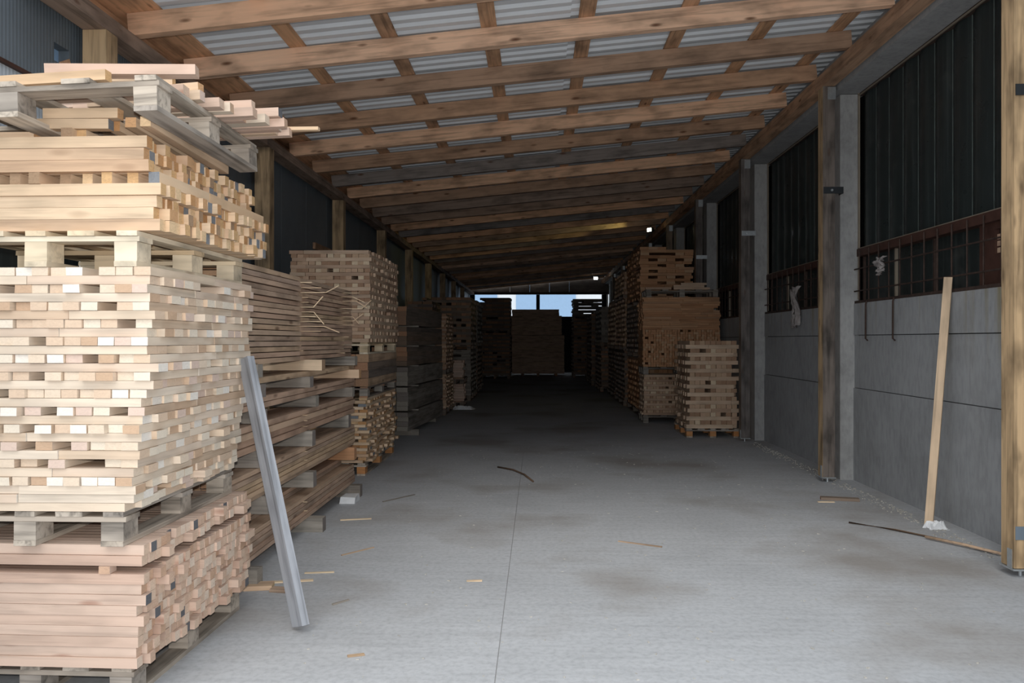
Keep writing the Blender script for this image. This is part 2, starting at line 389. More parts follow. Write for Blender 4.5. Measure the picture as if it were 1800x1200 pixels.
def rag(name, c, s, label, seed, hf=1.5):
    r = random.Random(seed); P = []; F = []; nu, nv = 10, 14
    for i in range(nu + 1):
        for j in range(nv + 1):
            u, v = i / nu - .5, j / nv
            wd_ = s * (.9 + .4 * math.sin(v * 5.1 + seed)) * (1 - .35 * v)
            P.append((c[0] - .02 - .03 * math.sin(u * 14 + v * 6) - .015 * r.random(), c[1] + u * wd_ + .03 * math.sin(v * 8), c[2] - v * s * hf + .02 * math.sin(u * 11)))
    for i in range(nu):
        for j in range(nv):
            if (i - 5) ** 2 + (j - 8) ** 2 < 3: continue
            a = i * (nv + 1) + j; F.append((a, a + 1, a + nv + 2, a + nv + 1))
    o = MB().poly(P, F).build(name, [M['rag']], None, True)
    mo = o.modifiers.new('t', 'SOLIDIFY'); mo.thickness = .008
    return tag(o, label, 'rag')
rag('rag', (3.60, 11.0, 2.33), .36, 'torn pale rag hanging from the bars of the second window', 3)
rag('rag', (3.62, 8.35, 2.46), .17, 'small dusty rag caught on the bars of the first window', 8, .9)

# ------------------------------------------------------------------ left wall
wl = empty('wall_left', (-.05, 0, 0)); wl['kind'] = 'structure'
PW = 1.13; y = 2.55; k = 0
while y < 39.5:
    y1 = y + PW
    if y1 < 6.6:
        z0 = 3.40
        if y < 5.58 < y1:                                # the panel with the torn hole
            m = MB()
            for (a, b, c, d) in ((y, 5.49, z0, 4.25), (5.67, y1 - .008, z0, 4.25), (5.49, 5.67, z0, 3.60), (5.49, 5.67, 3.73, 4.25)):
                m.box((-3.44, (a + b) / 2, (c + d) / 2), (.08, b - a, d - c))
            p = m.build('wall_panel', [M['ribbed']], wl)
            p = MB().box((-3.385, 5.60, 3.61), (.008, .13, .05), Matrix.Rotation(.5, 3, 'X')).build('torn_flap', [M['orange']], wl)
            MB().box((-3.52, 5.58, 3.66), (.02, .3, .3)).build('insulation', [M['facade_blue']], wl)
        else:
            MB().box((-3.44, (y + y1) / 2, (z0 + 4.25) / 2), (.08, PW - .008, 4.25 - z0)).build('wall_panel', [M['ribbed']], wl)
        MB().box((-3.43, (y + y1) / 2, 3.34), (.06, PW - .008, .09)).build('white_sheet', [M['whitepanel']], wl)
        MB().box((-3.44, (y + y1) / 2, 3.10), (.06, PW - .008, .36)).build('white_sheet', [M['whitepanel']], wl)
        MB().box((-3.50, (y + y1) / 2, 1.45), (.04, PW - .01, 2.9)).build('dark_pane', [M['glass']], wl)
    else:
        MB().box((-3.44, (y + y1) / 2, 2.125), (.08, PW - .007, 4.25)).build('wall_panel', [M['ribbed']], wl)
    y = y1; k += 1
MB().box((-3.385, 4.57, 3.395), (.03, 4.0, .025)).build('drip_rail', [M['brownpaint']], wl)
for (y0, y1, z) in ((11.9, 13.9, 3.05), (14.6, 16.4, 2.85)):
    board('wall_rail', (-3.37, (y0 + y1) / 2, z), (y1 - y0, .04, .10), 90, 'rafter', wl, .5)

# ------------------------------------------------------------------ posts
def post(side, k, label):
    y = (5.40 if side == 'right' else 5.72) + PITCH * k
    if side == 'right': x, z0, z1, w_, d_ = 3.28, .06, 4.462, .135, .15
    else: x, z0, z1, w_, d_ = -3.29, .05, 3.908, .18, .16
    e = empty('timber_post', (x, y + d_ / 2, 0))
    s = {0: .12, 1: .42, 2: .95}.get(k, .85) if side == 'right' else (.3 if k == 0 else .45)
    o = MB().box((0, 0, 0), (z1 - z0, d_, w_), None, s, .002).build('shaft', [M['post']], e)
    o.location = (0, 0, (z0 + z1) / 2); o.rotation_euler = (0, rad(-90), 0)
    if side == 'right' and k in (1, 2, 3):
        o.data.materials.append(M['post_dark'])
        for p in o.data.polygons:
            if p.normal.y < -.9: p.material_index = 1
    MB().box((0, 0, z0 - .008), (w_ + .02, d_ + .02, .012)).build('base_plate', [M['galv']], e)
    MB().tube([(0, -.03, 0), (0, -.03, z0 - .01)], .011, 8).build('anchor_rod', [M['galv']], e)
    MB().box((-w_ / 2 - .003 if side == 'right' else w_ / 2 + .003, -.03, z0 + .06), (.006, .05, .13)).build('side_plate', [M['galv']], e)
    if side == 'right':
        MB().box((.03, -d_ / 2 - .004, z1 - .08), (.09, .006, .14)).build('top_bracket', [M['galv']], e)
        b = MB().box((.05, -d_ / 2 - .004, 3.29), (.22, .008, .075)); b.box((.155, -.02, 3.29), (.008, .12, .075))
        b.build('wall_bracket', [M['galv'] if k > 1 else M['blackmetal']], e)
        MB().tube([(.03, -d_ / 2 - .018, 3.29), (.03, -d_ / 2 - .004, 3.29)], .014, 6).build('bolt', [M['galv']], e)
        if k == 0: MB().box((.005, -d_ / 2 - .003, .30), (w_ - .004, .003, .09)).build('grey_tape', [M['tape']], e)['label'] = 'grey tape band round the post'
    tag(e, label, 'post', 'timber posts carrying the wall plates')
rl = ['thick pale timber post standing closest to the entrance by the concrete wall', 'timber post with orange side and weathered brown front, second from the entrance, right wall',
      'grey weathered timber post beside the short pallet stack, right wall', 'brown timber post behind the tall orange board stack, right wall']
ll = ['squat-looking pale square post above the front batten loads, left wall', 'slim pale post behind the tied long planks, left wall',
      'orange-brown post rising behind the tall tan board stack, left wall', 'third post past the front loads, right behind the tan stack, left wall']
for k in range(9):
    post('right', k, rl[k] if k < len(rl) else 'dim timber post, %s from the entrance along the concrete wall' % nth(k + 1))
    post('left', k, ll[k] if k < len(ll) else 'dim timber post, %s from the entrance along the panelled wall' % nth(k + 1))

# ------------------------------------------------------------------ back wall with the bright opening, building outside
wb = empty('wall_back'); wb['kind'] = 'structure'
for i in range(7):
    x0 = -3.4 + i * 1.0
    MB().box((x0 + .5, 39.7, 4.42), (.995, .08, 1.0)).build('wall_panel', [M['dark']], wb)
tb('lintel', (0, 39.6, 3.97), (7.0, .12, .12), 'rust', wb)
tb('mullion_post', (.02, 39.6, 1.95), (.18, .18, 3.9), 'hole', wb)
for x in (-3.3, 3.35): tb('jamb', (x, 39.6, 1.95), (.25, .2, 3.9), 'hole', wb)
tb('dark_screen', (0, 39.7, 1.4), (6.8, .1, 2.8), 'hole', wb)  # black sheet standing for dark stacks across the opening's lower part
bl = empty('building', (0, 62, 0))
MB().box((0, 3, 5), (24, 6, 10)).build('wall', [M['facade']], bl)
for x0, x1 in ((-6.0, -3.2), (-1.7, 3.0), (6.0, 9.0)):
    MB().box(((x0 + x1) / 2, -.06, 4.6), (x1 - x0, .1, 8.6)).build('blue_panel', [M['facade_blue']], bl)
MB().box((0, 2.9, 10.1), (24.4, 6.4, .25)).build('roof_edge', [M['facade']], bl)
tag(bl, 'white and pale blue building seen through the opening at the far end', 'building')

# ------------------------------------------------------------------ pallets
def pallet(loc, Wd, L, label, key='pallet', H=.15, yaw=0.0, roll=0.0, pitch=0.0, blocks=None):
    """loc: near corner on the aisle side = (x of the +X face, y of the front, z of the underside)"""
    e = empty('pallet', (loc[0], loc[1], loc[2])); e.rotation_euler = (rad(pitch), rad(roll), rad(yaw))
    k = H / .144; t = .022 * k; bh = H - 3 * t
    for x in (-.06, -Wd / 2, -Wd + .06):
        board('bottom_board', (x, L / 2, t / 2), (L, .10, t), 90, key, e)
        for y in (.065, L / 2, L - .065):
            board('block', (x, y, t + bh / 2), (.10, .125, bh), 0, blocks or key, e)
    for y in (.065, L / 2, L - .065):
        board('stringer_board', (-Wd / 2, y, t + bh + t / 2), (Wd, .12, t - .001), 0, key, e)
    for i in range(5):
        x = -.055 - (Wd - .11) * i / 4
        board('deck_board', (x, L / 2, 2 * t + bh + t / 2), (L, .09 + .03 * (i % 2), t - .001), 90, key, e)
    return tag(e, label, 'pallet', 'wooden pallets under the timber loads')

# ------------------------------------------------------------------ cross-laid loads
def load(spec):
    """yields (kind, layer, index, centre, (L,w,h), yaw) for every piece of a load; layers 'X' lie across the shed, 'Y' along it"""
    xr, y0, Wd, Ln, z = spec['xr'], spec['y0'], spec['W'], spec['L'], spec['z0']
    h, wx = spec['h'], spec['w']; J = spec.get('jit', .02); sgn = spec.get('sgn', 1)
    yaw = spec.get('yaw', 0)
    ca, sa = math.cos(rad(yaw)), math.sin(rad(yaw))
    def put(x, y_, zz):
        return (xr + x * ca - y_ * sa, y0 + x * sa + y_ * ca, zz)
    for li, ty in enumerate(spec['layers']):
        lean = spec.get('lean', lambda q: 0)(li / max(1, len(spec['layers']) - 1))
        zc = z + h / 2
        if ty == '-': z += spec.get('gap', .04); continue
        if ty == 'X':
            n = int(Ln / wx); pw = Ln / n
            row = R.uniform(-J, J) * .6
            segs0 = R.choice(spec.get('seg', [.4, .55, .8, .8]))
            for i in range(n):
                if 0 < i < n - 1 and R.random() < spec.get('skip', .04): continue
                out = row + R.uniform(-J, J) + lean
                if R.random() < .06: out += R.uniform(.01, .035)
                Ls = segs0 if i == 0 else Wd
                Lf = min(Ls * R.uniform(.9, 1.0), Wd)
                if i == 0:
                    x = out; rest = Wd; q = 0
                    while rest > .12:
                        Lq = min(Lf, rest); yj = R.uniform(-.008, .006)
                        yield ('XF', li, q, put(sgn * (x - Lq / 2), pw * .5 + yj, zc), (Lq - .003, pw - .004, h - .0012), yaw)
                        x -= Lq; rest -= Lq; q += 1; Lf = R.uniform(.3, .8)
                else:
                    yield ('X', li, i, put(sgn * (out - Lf / 2), pw * (i + .5), zc), (Lf, pw - R.uniform(.002, .006), h - .0012), yaw)
        else:
            wy = spec.get('wy', wx); We = Wd - 2 * spec.get('inset', 0); n = int(We / wy); pw = We / n
            row = R.uniform(-J, J) * .6
            for i in range(n):
                if i > 0 and R.random() < spec.get('skip', .05) * 1.6: continue
                if ty == 'S' and i % 2 == 1: continue
                o_ = R.uniform(-J, J) + row
                if R.random() < .05: o_ -= R.uniform(.01, .03)
                x = lean - spec.get('inset', 0) - pw * (i + .5) + (R.uniform(-.01, .008) if i == 0 else R.uniform(-.003, .003))
                if i == 0:
                    yy = o_; rest = Ln; q = 0; Lq0 = R.uniform(.32, .62) * Ln
                    while rest > .1:
                        Lq = min(Lq0, rest)
                        yield ('YF', li, q, put(sgn * x, yy + Lq / 2, zc), (Lq - .003, pw - .004, h - .0012), yaw + 90)
                        yy += Lq; rest -= Lq; q += 1; Lq0 = rest if rest < Ln * .6 else R.uniform(.35, .5) * Ln
                else:
                    yield ('Y', li, i, put(sgn * x, o_ + Ln * .5, zc), (Ln, pw - R.uniform(.002, .007), h - .0012), yaw + 90)
        z += h

def top_of(spec):
    return spec['z0'] + sum(spec.get('gap', .04) if t == '-' else spec['h'] for t in spec['layers'])

def build_load(spec, name, key, what, cat, group, stuff_name=None, keep=lambda p: True, stuff_label=None, single=None):
    bulk = MB(); n = 0
    for p in load(spec):
        kind, li, i, c, s, yaw = p
        if stuff_name and not keep(p):
            bulk.box(c, s, Matrix.Rotation(rad(yaw), 3, 'Z'), None, .0012); continue
        o = board(name, c, s, yaw + R.uniform(-.25, .25), key)
        lay = nth(li + 1)
        if kind == 'X': lab = 'end %s from the near corner, %s course up, aisle face, %s' % (nth(i + 1), lay, what)
        elif kind == 'Y': lab = 'end %s from the aisle corner, %s course up, front face, %s' % (nth(i + 1), lay, what)
        elif kind == 'XF': lab = 'long piece %s from the corner, %s course up, front face, %s' % (nth(i + 1), lay, what)
        else: lab = 'long piece %s from the corner, %s course up, aisle face, %s' % (nth(i + 1), lay, what)
        tag(o, lab, cat, group); n += 1
    if bulk.v:
        o = bulk.build(stuff_name, mats(key)); tag(o, stuff_label, cat, None, 'stuff')
    return n

# ---- foreground pile, from the floor up
pallet((-1.79, 3.42, 0), .95, 1.2, 'worn pallet on the floor under the pink batten load', 'pallet_old', .152, yaw=-1.2)
A3 = dict(xr=-1.748, y0=3.40, W=.95, L=1.25, z0=.1535, h=.0462, w=.0505, layers=['X'] * 9 + ['-'] + ['X'] * 2, gap=.036, jit=.022, seg=[.95], yaw=-1.2, skip=.0)
build_load(A3, 'pink_batten', 'pink', 'bottom pink load', 'batten', 'pink battens in the bottom load')
zg = A3['z0'] + 9 * .0462
for i, (y, x) in enumerate(((3.395, -1.86), (3.75, -1.80), (4.2, -1.80), (4.55, -1.80))):
    o = board('spacer_stick', (x - .02 if i else x - .05, y + .03, zg + .0178), (.055 if i == 0 else .9, .05, .034), 90 if i == 0 else 0, 'pink')
    if i: o.location.x = -2.3
    tag(o, ['short pink spacer block at the front corner between the two pink layers', 'spacer stick second from the front inside the pink load', 'spacer stick third from the front inside the pink load', 'rearmost spacer stick inside the pink load'][i], 'spacer', 'spacers in the pink load')
zt = top_of(A3)
pallet((-1.80, 3.37, zt + .001), .9, 1.22, 'grey weathered pallet between the pink load and the cream board load', 'pallet_old', .152)
zt += .1535
A2 = dict(xr=-1.78, y0=3.36, W=.92, L=1.2, z0=zt, h=.0382, w=.086, wy=.074, jit=.019,
          layers=['X', 'X', 'X'] + ['Y', 'X'] * 12 + ['Y'], lean=lambda q: min(.10, .17 * q), skip=.07)
build_load(A2, 'cream_board', 'cream', 'middle cream load', 'board', 'cream boards in the middle load', 'stacked_boards', keep=lambda p: p[0] != 'Y' or p[2] < 9, stuff_label='hidden far side of the middle cream board load')
zt = top_of(A2)
print('A2 top', zt)
pallet((-1.735, 3.36, zt + .001), .92, 1.22, 'fresh pale pallet between the cream load and the upper batten load', 'pallet', .158, yaw=0)
zt += .160
A1 = dict(xr=-1.655, y0=3.38, W=.95, L=1.25, z0=zt, h=.052, w=.0515, layers=['X', 'X', 'X', 'X', 'Y', 'X', 'X', 'X'], jit=.03, seg=[.95], yaw=-1.0, skip=.0, wy=.1, lean=lambda q: -.07 if q > .6 else .0)
A1['layers'][4] = 'S'; A1['wy'] = .052
build_load(A1, 'square_batten', 'batten', 'upper pale load', 'batten', 'pale square battens in the upper load')
zt = top_of(A1); print('A1 top', zt)
# sparse pieces under the old top pallet
sp = [(-2.03, 3.9, .9, 0), (-2.10, 3.86, .9, 0), (-1.83, 3.86, .8, 1), (-1.755, 3.9, .9, 1), (-1.93, 3.92, .8, 1)]
for i, (x, y, L, t) in enumerate(sp):
    o = board('square_batten', (x, y, zt + .0232 + t * .047), (L, .048, .045), 90 + R.uniform(-2, 2), 'batten')
    if t: o.rotation_euler.y = rad(1.5)
    tag(o, 'loose lengthwise batten under the old top pallet, %s one of five' % nth(i + 1), 'batten', 'loose battens under the top pallet')
for i, (x, y, L, t) in enumerate(((-2.08, 3.46, .33, 1), (-2.04, 3.46, .34, 2), (-2.0, 4.0, .5, 2), (-2.4, 3.5, .25, 0))):
    o = board('square_batten', (x, y, zt + .0232 + t * .047), (L, .05, .045), R.uniform(-2, 2), 'batten')
    tag(o, 'short crosswise batten under the old top pallet, %s of four' % nth(i + 1), 'batten', 'loose battens under the top pallet')
zp = 2.56
pallet((-1.575, 3.22, zp), 1.3, 1.2, 'old grey tilted pallet topping the foreground pile', 'pallet_old', .15, yaw=.5, roll=-2.2)
top = zp + .151
loose = [(-1.50, 3.37, 1, .62, 9),   # right end x, y, tier, length, yaw
 (-1.70, 3.42, 0, .75, 4), (-1.83, 3.30, 0, .62, -2), (-1.60, 3.52, 0, .7, 1), (-1.56, 3.62, 0, .55, -3), (-1.66, 3.49, 1, .72, 8),
 (-1.52, 3.72, 0, .7, 2), (-1.50, 3.80, 0, .6, 1), (-1.58, 3.66, 1, .45, -6), (-1.42, 3.90, 0, .8, 0), (-1.50, 3.96, 0, .7, 1), (-1.44, 3.93, 1, .6, 0),
 (-1.40, 4.03, 0, .75, -1), (-1.33, 4.10, 0, .7, 1), (-1.38, 4.16, 0, .8, 0), (-1.35, 4.08, 1, .65, 0), (-1.42, 4.22, 0, .7, 1), (-1.36, 4.28, 0, .8, 0), (-1.38, 4.25, 1, .7, 1), (-1.62, 3.76, 1, .8, -3)]
for i, (xe, y, t, L, a) in enumerate(loose):
    key = ('pink', 'cream', 'batten')[i % 3 if i < 9 else (0 if i % 4 else 1)]
    o = board('loose_batten', (xe - L / 2, y, top + .026 + t * .047 + (xe - L / 2 + 1.575) * .038), (L, .05 if i % 3 else .065, .045), a, key, pitch=-2.2)
    tag(o, 'loose batten lying on the old top pallet, %s from the front%s' % (nth(i + 1), ', upper tier' if t else ''), 'batten', 'loose battens on the top pallet')
o = board('thin_lath', (-1.52, 4.31, top + .06), (.62, .035, .018), 0, 'lath'); tag(o, 'thin yellowish lath sticking out furthest over the aisle from the pile top', 'lath')

# grey plank leaning on the pile
a = Vector((-1.30, 4.27, .035)); b = Vector((-1.652, 4.40, 1.50)); d = b - a
o = MB().box((0, 0, 0), (d.length, .10, .045), None, .5, .003).build('leaning_plank', mats('silver'))
q = d.to_track_quat('X', 'Z'); o.rotation_mode = 'QUATERNION'; o.rotation_quaternion = q @ Vector((1, 0, 0)).rotation_difference(Vector((1, 0, 0))); o.location = (a + b) / 2
from mathutils import Quaternion
o.rotation_quaternion = q @ Quaternion((1, 0, 0), rad(72))
tag(o, 'silver-grey weathered plank leaning against the foreground pile', 'plank')
# pale plank leaning on the concrete wall
a = Vector((3.33, 6.80, .012)); b = Vector((3.60, 7.0, 2.15)); d = b - a
o = MB().box((0, 0, 0), (d.length, .066, .034), None, .3, .002).build('leaning_plank', mats('lath'))
o.data.materials[0] = M['batten']; o.data.materials[1] = M['batten_end']
o.rotation_mode = 'QUATERNION'; o.rotation_quaternion = d.to_track_quat('X', 'Z') @ Quaternion((1, 0, 0), rad(20)); o.location = (a + b) / 2
tag(o, 'narrow pale plank leaning on the concrete wall', 'plank')

# ------------------------------------------------------------------ long planks with spacers beside the aisle
NP = 0
def long_layers(x, y0, y1, z0, n, h, what, start=0, split=None, key='plank', nin=2, pitch_h=None):
    global NP
    ph = pitch_h or h + .001
    for i in range(n):
        z = z0 + i * ph + h / 2
        parts = [(y0, y1, 0)] if not split else [(y0, split, 0), (split + .01, y1, -.03)]
        for q, (a, b, dx) in enumerate(parts):
            for j in range(nin):
                jx = R.uniform(-.011, .011)
                o = board('long_plank', (x + dx - .075 - j * .155 + (jx if j == 0 else 0), (a + b) / 2 + R.uniform(-.01, .01), z - (.0017 if not pitch_h else 0)), (b - a, .15, h - (.0035 if not pitch_h else 0)), 90 + R.uniform(-.04, .04), key, None, None, .0012)
                end = '' if not split else (', near half' if q == 0 else ', far half')
                tag(o, 'plank, %s layer up%s, %s, %s' % (nth(i + 1), end, 'aisle edge' if j == 0 else 'behind the edge plank', what), 'plank', 'long planks beside the aisle')
                NP += 1
    return z0 + n * ph
def bearer(x, y, z0, z1, label, L=.55, key='grey', dx=0, w_=.1):
    o = board('bearer', (x - L / 2 + dx, y, (z0 + z1) / 2), (L, w_, z1 - z0 - .001), R.uniform(-1, 1), key, None, None, .001)
    tag(o, label, 'bearer', 'bearers under the long planks')
XB, YA, YB = -1.93, 4.78, 8.2
levels = [(.12, 5, .036, 'floor bundle'), (.507, 6, .0345, 'second bundle from the floor'), (.846, 4, .045, 'yellowish four-layer bundle'), (1.125, 2, .042, 'two-layer bundle'), (1.30, 1, .045, 'single layer under the tall bundle')]
tops = [0]
for z, n, h, nm in levels:
    z1 = long_layers(XB, YA, YB, z, n, h, nm, key='plank' if n in (5, 6) else 'plank')
    if n == 5: z1 = long_layers(XB - .13, YA, YB - .05, z1, 2, .036, 'upper rows on the floor bundle', nin=2)
    tops.append(z1)
ztb = 1.437
bz = [z for z, *_ in levels] + [ztb]
names = ['on the floor under the lowest planks', 'on the floor bundle', 'on the second bundle', 'on the yellowish bundle', 'on the two-layer bundle', 'right under the tall tied bundle']
yy = [(5.05, 6.53, 8.0), (5.5, 6.5, 8.0), (5.4, 6.5, 7.9), (5.35, 6.7, 7.9), (5.3, 6.45, 8.05), (5.3, 6.6, 8.0)]
for i in range(6):
    for j in range(3):
        key = 'tan' if (i == 5 and j == 1) or (i == 4 and j == 2) or (i == 1 and j == 2) else 'grey'
        if key == 'tan': key = 'batten' if i > 1 else 'orange'
        bearer(XB, yy[i][j], tops[i], bz[i], ('near', 'middle', 'far')[j] + ' bearer ' + names[i] + (', pale fresh wood' if key != 'grey' else ''), dx=.02 + R.uniform(0, .05) + (.06 if key == 'batten' else 0) + (.08 if i == 0 else 0), key=key)
zt = long_layers(XB, YA, YB, ztb, 17, .034, 'tall bundle', split=6.32, pitch_h=.0402)
print('B top', zt, 'planks', NP)
# thin laths between the layers, some broken
n = 0
for i in range(16):
    z = ztb + (i + 1) * .0402 - .0030
    for (y, x0) in ((6.45, XB - .03), (7.85, XB - .03)):
        if R.random() < .12: continue
        e = R.choice([.05, .10, .16, .20, .13]) if i > 3 else R.choice([.0, .01, .03])
        y2 = y + R.uniform(-.05, .05); m = MB()
        L = .3 + e
        m.box((x0 + e - L / 2, y2, z), (L, .02, .0048), Matrix.Rotation(rad(R.uniform(-4, 4)), 3, 'Z'))
        if e > .06 and R.random() < .55:                      # snapped, hanging end
            a = R.uniform(20, 60) * R.choice((-1, 1)); Lx = R.uniform(.08, .14)
            m.box((x0 + e + math.cos(rad(a)) * Lx / 2, y2, z - math.sin(rad(a)) * Lx / 2), (Lx, .018, .005), Matrix.Rotation(rad(a), 3, 'Y'))
        o = m.build('spacer_lath', mats('lath')); n += 1
        tag(o, 'thin pale lath sticking out above layer %s of the tall plank bundle, %s row' % (nth(i + 1), 'near' if y < 7 else 'far'), 'lath', 'laths between the plank layers')
for i, (z, zz) in enumerate(((.12 + .037 * 2, .0), (.507 + .0355 * 3, 0), (.507 + .0355 * 5, 0), (.846 + .046 * 1, 0), (.846 + .046 * 2, 0), (.846 + .046 * 3, 0), (.12 + .037 * 4, 0))):
    o = MB().box((XB + .005, 6.42, z - .0008), (.05, .02, .003)).build('spacer_lath', mats('lath')); tag(o, 'short pale lath stub in the lower planks, %s of seven' % nth(i + 1), 'lath', 'laths between the plank layers')

# ------------------------------------------------------------------ tall tan stack behind (three loads)
XC, YC, LC = -1.995, 9.2, 1.85
pallet((XC - .03, YC, 0), .95, LC, 'pallet with orange blocks under the yellow board load', 'pallet_old', .15, blocks='pallet_orange')
C3 = dict(xr=XC - .02, y0=YC, W=.9, L=LC, z0=.152, h=.035, w=.11, wy=.10, layers=['X', 'Y'] * 11, jit=.05, skip=.2)
build_load(C3, 'yellow_board', 'batten', 'yellowish load behind', 'board', 'yellowish boards in the ragged load', 'stacked_boards',
           keep=lambda p: p[0] in ('XF', 'Y') or (p[0] == 'X' and p[2] < 5), stuff_label='rest of the ragged yellowish board load behind the long planks')
z = top_of(C3)
pallet((XC + .0, YC, z + .001), .95, LC, 'dark pallet between the ragged yellow load and the thick beams', 'dark', .13, blocks='grey')
z += .132; zc2 = z
for i in range(4):
    for j in range(6):
        if i == 2 and j == 2: continue
        o = board('short_beam', (XC - .08 - j * .155, YC + LC / 2 + R.uniform(-.03, .03), z + .048), (LC, .15, .094), 90, 'dark' if (i + j) % 3 else 'plank')
        tag(o, 'dark thick beam, %s row up, %s from the aisle, under the tan board load' % (nth(i + 1), nth(j + 1)), 'beam', 'thick beams in the middle load')
    z += .0955
pallet((XC, YC, z + .001), .95, LC, 'pallet with yellowish blocks carrying the tall tan board load', 'pallet', .14)
z += .142; print('C1 base', z)
C1 = dict(xr=XC + .02, y0=YC, W=.95, L=LC, z0=z, h=.0435, w=.075, wy=.073, layers=['X', 'Y'] * 12 + ['X'], jit=.014, skip=.09)
build_load(C1, 'tan_board', 'tan', 'tall tan load', 'board', 'tan boards in the tall load', 'stacked_boards',
           keep=lambda p: p[0] in ('XF', 'Y'), stuff_label='board ends along the aisle side of the tall tan load')

# ------------------------------------------------------------------ grey planks further down the left side
z = .10
for b_, n_ in enumerate((4, 5, 4, 4, 4, 4)):
    for i in range(n_):
        for j in range(3):
            o = board('grey_plank', (-2.12 - j * .2 - .004 * b_, 14.35 + R.uniform(-.04, .04) + (.0 if b_ < 3 else -.05), z + .039), (2.9, .19, .076), 90 - 4.5, 'grey' if b_ < 3 else 'dark')
            tag(o, 'weathered plank, %s bundle up, layer %s, %s, behind the tan stack' % (nth(b_ + 1), nth(i + 1), ('aisle edge', 'middle', 'wall side')[j]), 'plank', 'weathered planks behind the tan stack')
        z += .0775
    if b_ < 5:
        for y in (13.3, 15.4):
            o = board('bearer', (-2.33, y, z + .012), (.62, .07, .023), 0, 'grey'); tag(o, 'thin bearer over weathered bundle %s, %s one' % (nth(b_ + 1), 'near' if y < 14 else 'far'), 'bearer', 'bearers in the weathered planks')
        z += .0245
for y in (13.2, 15.4):
    o = board('bearer', (-2.33, y, .05), (.66, .1, .098), 0, 'grey'); tag(o, 'low bearer on the floor under the weathered planks, %s one' % ('near' if y < 14 else 'far'), 'bearer', 'bearers in the weathered planks')
print('D top', z)

# ------------------------------------------------------------------ right side: cross-laid stack nearest the post
pallet((3.33, 13.0, 0), .89, 1.15, 'pallet with orange blocks under the cross-laid stack by the third post', 'pallet_old', .15, blocks='pallet_orange')
R1 = dict(xr=2.45, y0=13.0, W=.87, L=1.15, z0=.152, h=.0655, w=.085, wy=.08, layers=['X', 'Y'] * 11, jit=.02, skip=.1, sgn=-1, inset=.05)
build_load(R1, 'short_board', 'tan', 'cross-laid stack by the post', 'board', 'short boards in the cross-laid stack', 'stacked_boards',
           keep=lambda p: p[0] != 'X' or p[2] < 7, stuff_label='rear board ends of the cross-laid stack by the third post')

# far stacks: too small to pick apart, one mesh per stack
def far_stack(label, xr, y0, W, L, z0, n, h, w_, key, sgn=1, skip=.08, jit=.03, kinds=('X', 'Y'), seg=None, name='stacked_boards'):
    s = dict(xr=xr, y0=y0, W=W, L=L, z0=z0, h=h, w=w_, layers=[kinds[i % len(kinds)] for i in range(n)], jit=jit, skip=skip, sgn=sgn)
    if seg: s['seg'] = seg
    m = MB()
    for kind, li, i, c, sz, yaw in load(s): m.box(c, sz, Matrix.Rotation(rad(yaw), 3, 'Z'), None, .001)
    o = m.build(name, mats(key)); tag(o, label, 'lumber stack', None, 'stuff'); return z0 + n * h
# orange stack behind the nearest right stack
pallet((3.54, 15.3, 0), 1.5, .72, 'low dark pallet under the orange stack on the floor', 'grey', .15)
z = far_stack('low load of small board ends under the orange stack', 2.06, 15.3, 1.5, .72, .152, 17, .046, .06, 'tan', -1, .02, .012, seg=[1.5])
pallet((3.54, 15.3, z + .001), 1.5, .72, 'dark pallet between the small-ended load and the orange load', 'grey', .15)
z = far_stack('lower half of the orange stack, blocks packed on end', 2.04, 15.3, 1.49, .72, z + .152, 16, .045, .05, 'orange', -1, .02, .01, ('Y',))
z = far_stack('upper half of the orange stack, boards laid crosswise', 2.04, 15.3, 1.49, .72, z, 15, .042, .12, 'orange', -1, .04, .015, ('X',))
pallet((3.50, 15.3, z + .001), 1.4, .72, 'weathered pallet on top of the orange stack', 'grey', .15)
z += .152
for i, (x, L, t) in enumerate(((2.35, .5, 0), (3.0, .7, 0), (3.2, .45, 0), (2.95, .6, 1), (3.05, .5, 2))):
    o = board('short_board', (x, 15.4 + .02 * i, z + .0225 + t * .046), (L if i != 2 else .3, .09, .044), 0, 'tan')
    if i == 2: o.location.y = 15.62
    tag(o, 'leftover pale board on the top weathered pallet, %s from the aisle' % nth(i + 1), 'board', 'leftover boards on the orange stack')
RS = [  # label, x of aisle face, y0, width, depth, loads [(n,h,w,key,skip)]
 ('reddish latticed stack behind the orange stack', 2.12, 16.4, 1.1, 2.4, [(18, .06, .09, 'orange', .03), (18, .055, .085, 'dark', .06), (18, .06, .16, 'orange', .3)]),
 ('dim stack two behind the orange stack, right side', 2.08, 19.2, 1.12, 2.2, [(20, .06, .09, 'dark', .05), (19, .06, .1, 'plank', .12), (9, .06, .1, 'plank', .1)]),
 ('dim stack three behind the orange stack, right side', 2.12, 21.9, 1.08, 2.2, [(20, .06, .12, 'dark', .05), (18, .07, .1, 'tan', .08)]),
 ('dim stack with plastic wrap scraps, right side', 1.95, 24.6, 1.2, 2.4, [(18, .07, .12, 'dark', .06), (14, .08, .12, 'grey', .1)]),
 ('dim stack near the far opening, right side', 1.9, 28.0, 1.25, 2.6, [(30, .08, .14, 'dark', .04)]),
 ('openwork stack against the bright opening, right side', 1.53, 34.0, 1.3, 1.6, [(30, .08, .16, 'dark', .05), (9, .08, .2, 'grey', .42)])]
